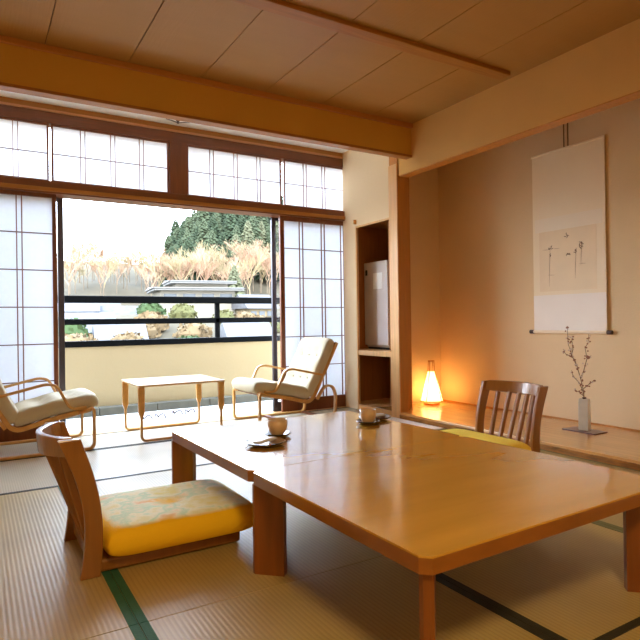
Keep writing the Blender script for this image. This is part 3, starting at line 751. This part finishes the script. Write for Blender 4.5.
def bare(mt, H, rnd):
    t_ = thing('bare_tree', '', 'tree'); r_ = random.Random(rnd)
    MB().sweep([(0, 0, -1.0), (.05, 0, H*.2), (0, .1, H*.45)], .08, n=6, taper=[1, .8, .6]).build('trunk', m_trunk, t_)
    b = MB()
    def grow(p, d, L, r, dep):
        e = p+d*L; b.sweep([p, p.lerp(e, .5)+Vector((r_.uniform(-.1, .1), r_.uniform(-.1, .1), 0))*L*.5, e], r, n=3, taper=[1, .8, .55])
        if dep == 0: return
        for k in range(4 if dep > 1 else 5):
            nd = (d+Vector((r_.uniform(-1, 1), r_.uniform(-1, 1), r_.uniform(-.15, .65)))*.75).normalized()
            grow(p.lerp(e, r_.uniform(.4, 1)), nd, L*r_.uniform(.55, .78), max(r*.6, .02), dep-1)
    for k in range(4):
        a = k*1.57+r_.uniform(-.4, .4)
        grow(Vector((0, .1, H*(.22+.07*k))), Vector((math.cos(a)*.55, math.sin(a)*.55, 1)).normalized(), H*.3, .06, 3)
    b.build('twigs', mt, t_)
    return t_
def bush(mt, rnd):
    t_ = thing('bush', '', 'bush'); r_ = random.Random(rnd)
    b = MB()
    for k in range(170):
        v_ = Vector((r_.gauss(0, 1), r_.gauss(0, 1), abs(r_.gauss(0, 1)))).normalized()*r_.uniform(.75, 1.05); v_.z = v_.z*.9+.1
        n_ = Vector((r_.uniform(-1, 1), r_.uniform(-1, 1), r_.uniform(-.5, 1))).normalized(); a_ = n_.orthogonal().normalized(); c_ = n_.cross(a_)
        s_ = r_.uniform(.1, .22)
        b.b.faces.new([b.b.verts.new(v_+a_*s_), b.b.verts.new(v_+c_*s_*.7), b.b.verts.new(v_-a_*s_), b.b.verts.new(v_-c_*s_*.7)])
    b.lathe([(0, 1.0), (.6, .8), (.9, .4), (.85, .0), (0, -.1)], n=10)
    b.build('foliage', mt, t_)
    return t_
cons = [conifer(m_con[k % 3], 9, 20+k) for k in range(6)]
bares = [bare(m_bare[k % 3], 8, 40+k) for k in range(6)]
bushes = [bush(mat('bush_%d' % k, c, .95, .1), 60+k) for k, c in enumerate([(52, 64, 38), (94, 78, 56), (76, 74, 46)])]
used = set()
def plant(lst, i, px, Y, s, label, group, dx=0):
    p = lst[i % len(lst)]; x = at(px, Y).x
    if p.name not in used: used.add(p.name); o = p
    else: o = copy_tree(p)
    o.location = (x, Y, ground(x, Y)); o.scale = (s, s, s*random.uniform(.9, 1.12)); o.rotation_euler = (0, 0, random.uniform(0, 6.28))
    o['label'] = label; o['group'] = group
rr_ = random.Random(5)
LC = 'dark green conifer in the dense wood on the hill at the right of the view'; k = 0
for row in range(9):
    Y = 106+row*5.5
    n_ = 11
    for q in range(n_):
        px = 166+row*.8+(124-row*.8)*(q+rr_.uniform(.1, .9))/n_
        plant(cons, (k % 2)+(2 if (px > 232 and k % 3 == 0) else 0)+(3 if k % 4 == 0 else 0), px, Y+rr_.uniform(-2, 2), rr_.uniform(.75, 1.15), LC, 'conifers on the hill'); k += 1
LB = 'bare pale tree at the foot of the dark wooded hill'; LL = 'bare pale tree on the low skyline left of the hill'
for q in range(34):
    px = 150+130*(q+rr_.uniform(0, 1))/34; plant(bares, q, px, rr_.uniform(94, 106), rr_.uniform(.95, 1.3), LB, 'bare trees below the hill')
for q in range(30):
    px = 60+100*(q+rr_.uniform(0, 1))/30; plant(bares, q+1, px, rr_.uniform(105, 128), rr_.uniform(.9, 1.2), LL, 'bare trees on the left skyline')
plant(cons, 2, 235, 88, .8, 'single yellowish-green conifer right of the middle, in front of the bare trees', 'conifers near the large building')
plant(cons, 5, 239, 90, .6, 'smaller conifer close beside the yellowish-green one', 'conifers near the large building')
plant(bushes, 0, 151, 62, 1.6, 'green bush left of the large white building', 'bushes by the large building')
for q in range(48):
    px = 66+212*(q+rr_.uniform(0, 1))/48; Y = rr_.uniform(26, 58)
    plant(bushes, q, px, Y, rr_.uniform(.8, 1.7), ['green leafy bush', 'brown winter bush', 'olive yellowish bush'][q % 3]+' on the slope seen between the balcony railing bars', ['green bushes', 'brown bushes', 'olive bushes'][q % 3]+' behind the railing')

m_wallw = mat('house_white', (120, 114, 102), .9, .1); m_roofw = mat('roof_pale', (112, 110, 106), .7, .2); m_win = mat('house_window', (48, 54, 58), .3, .5)
m_roofb = mat('roof_grey_tiles', (84, 82, 82), .8, .2, vary=(.15, 2, (1, 1, 1))); m_wallb = mat('house_beige', (108, 96, 76), .9, .1)
def building(px, Y, wdt, dpt, hgt, floors, label, wm, rm, rz, flat=True, base=None):
    x = at(px, Y).x; z = ground(x, Y)-.6 if base is None else base
    t_ = thing('building', label, 'building', (x, Y, z), rz)
    MB().box(-wdt/2, wdt/2, 0, dpt, -2, hgt).build('walls', wm, t_)
    fh = hgt/floors
    for f in range(floors):
        z0 = f*fh+fh*.32; n_ = max(3, int(wdt/1.8))
        for q in range(n_):
            xx = -wdt/2+wdt*(q+.5)/n_
            MB().box(xx-wdt/n_*.33, xx+wdt/n_*.33, -.06, .0, z0, z0+fh*.42).build('window', m_win, t_)
        if flat: MB().box(-wdt/2-.8, wdt/2+.8, -1.3, dpt+.4, (f+1)*fh-.14, (f+1)*fh+.2).build('eave', rm, t_)
    if flat:
        MB().prism([(-1.6, hgt+.1), (dpt/2, hgt+.4), (dpt+.8, hgt+.1)], -wdt/2-1, wdt/2+1, 'x').build('roof', rm, t_)
    else:
        MB().prism([(-.6, hgt-.1), (dpt/2, hgt+1.6), (dpt+.6, hgt-.1)], -wdt/2-.5, wdt/2+.5, 'x').build('roof', rm, t_)
    return t_
building(199, 64, 8.6, 6, 1.85, 1, 'long white building with flat projecting eaves below the wooded hill', m_wallw, m_roofw, R(-8), True, 2.9)
building(203, 68, 6.4, 5, 2.95, 1, 'upper storey block with a pale roof rising behind the long white building', m_wallw, m_roofw, R(-8), True, 2.9)
hs = [(76, 72, 4.2, 1.6, 'pale gabled house behind the railing at the left edge of the view', m_wallb, m_roofb),
      (98, 76, 4.6, 1.8, 'grey-roofed house, second from the left in the view', m_wallw, m_roofb),
      (124, 72, 4.4, 1.5, 'low grey-roofed house left of the green bush', m_wallw, m_roofb),
      (92, 50, 3.2, 1.2, 'grey-roofed house seen between the railing bars, nearest on the left', m_wallw, m_roofb),
      (122, 46, 3, 1.2, 'white-walled house between the railing bars near the middle', m_wallb, m_roofb),
      (262, 60, 3.2, 1.6, 'small beige house right of the large white building', m_wallb, m_roofb),
      (252, 42, 3, 1.1, 'pale low house seen right of the railing post', m_wallw, m_roofb)]
for px, Y, wd, hg, lab, wm, rm in hs: building(px, Y, wd, 4, hg, 1, lab, wm, rm, R(rr_.uniform(-15, 10)), False)

for p in cons+bares+bushes:            # varieties that were never planted
    if p.name not in used:
        for ch in list(p.children): bpy.data.objects.remove(ch)
        bpy.data.objects.remove(p)
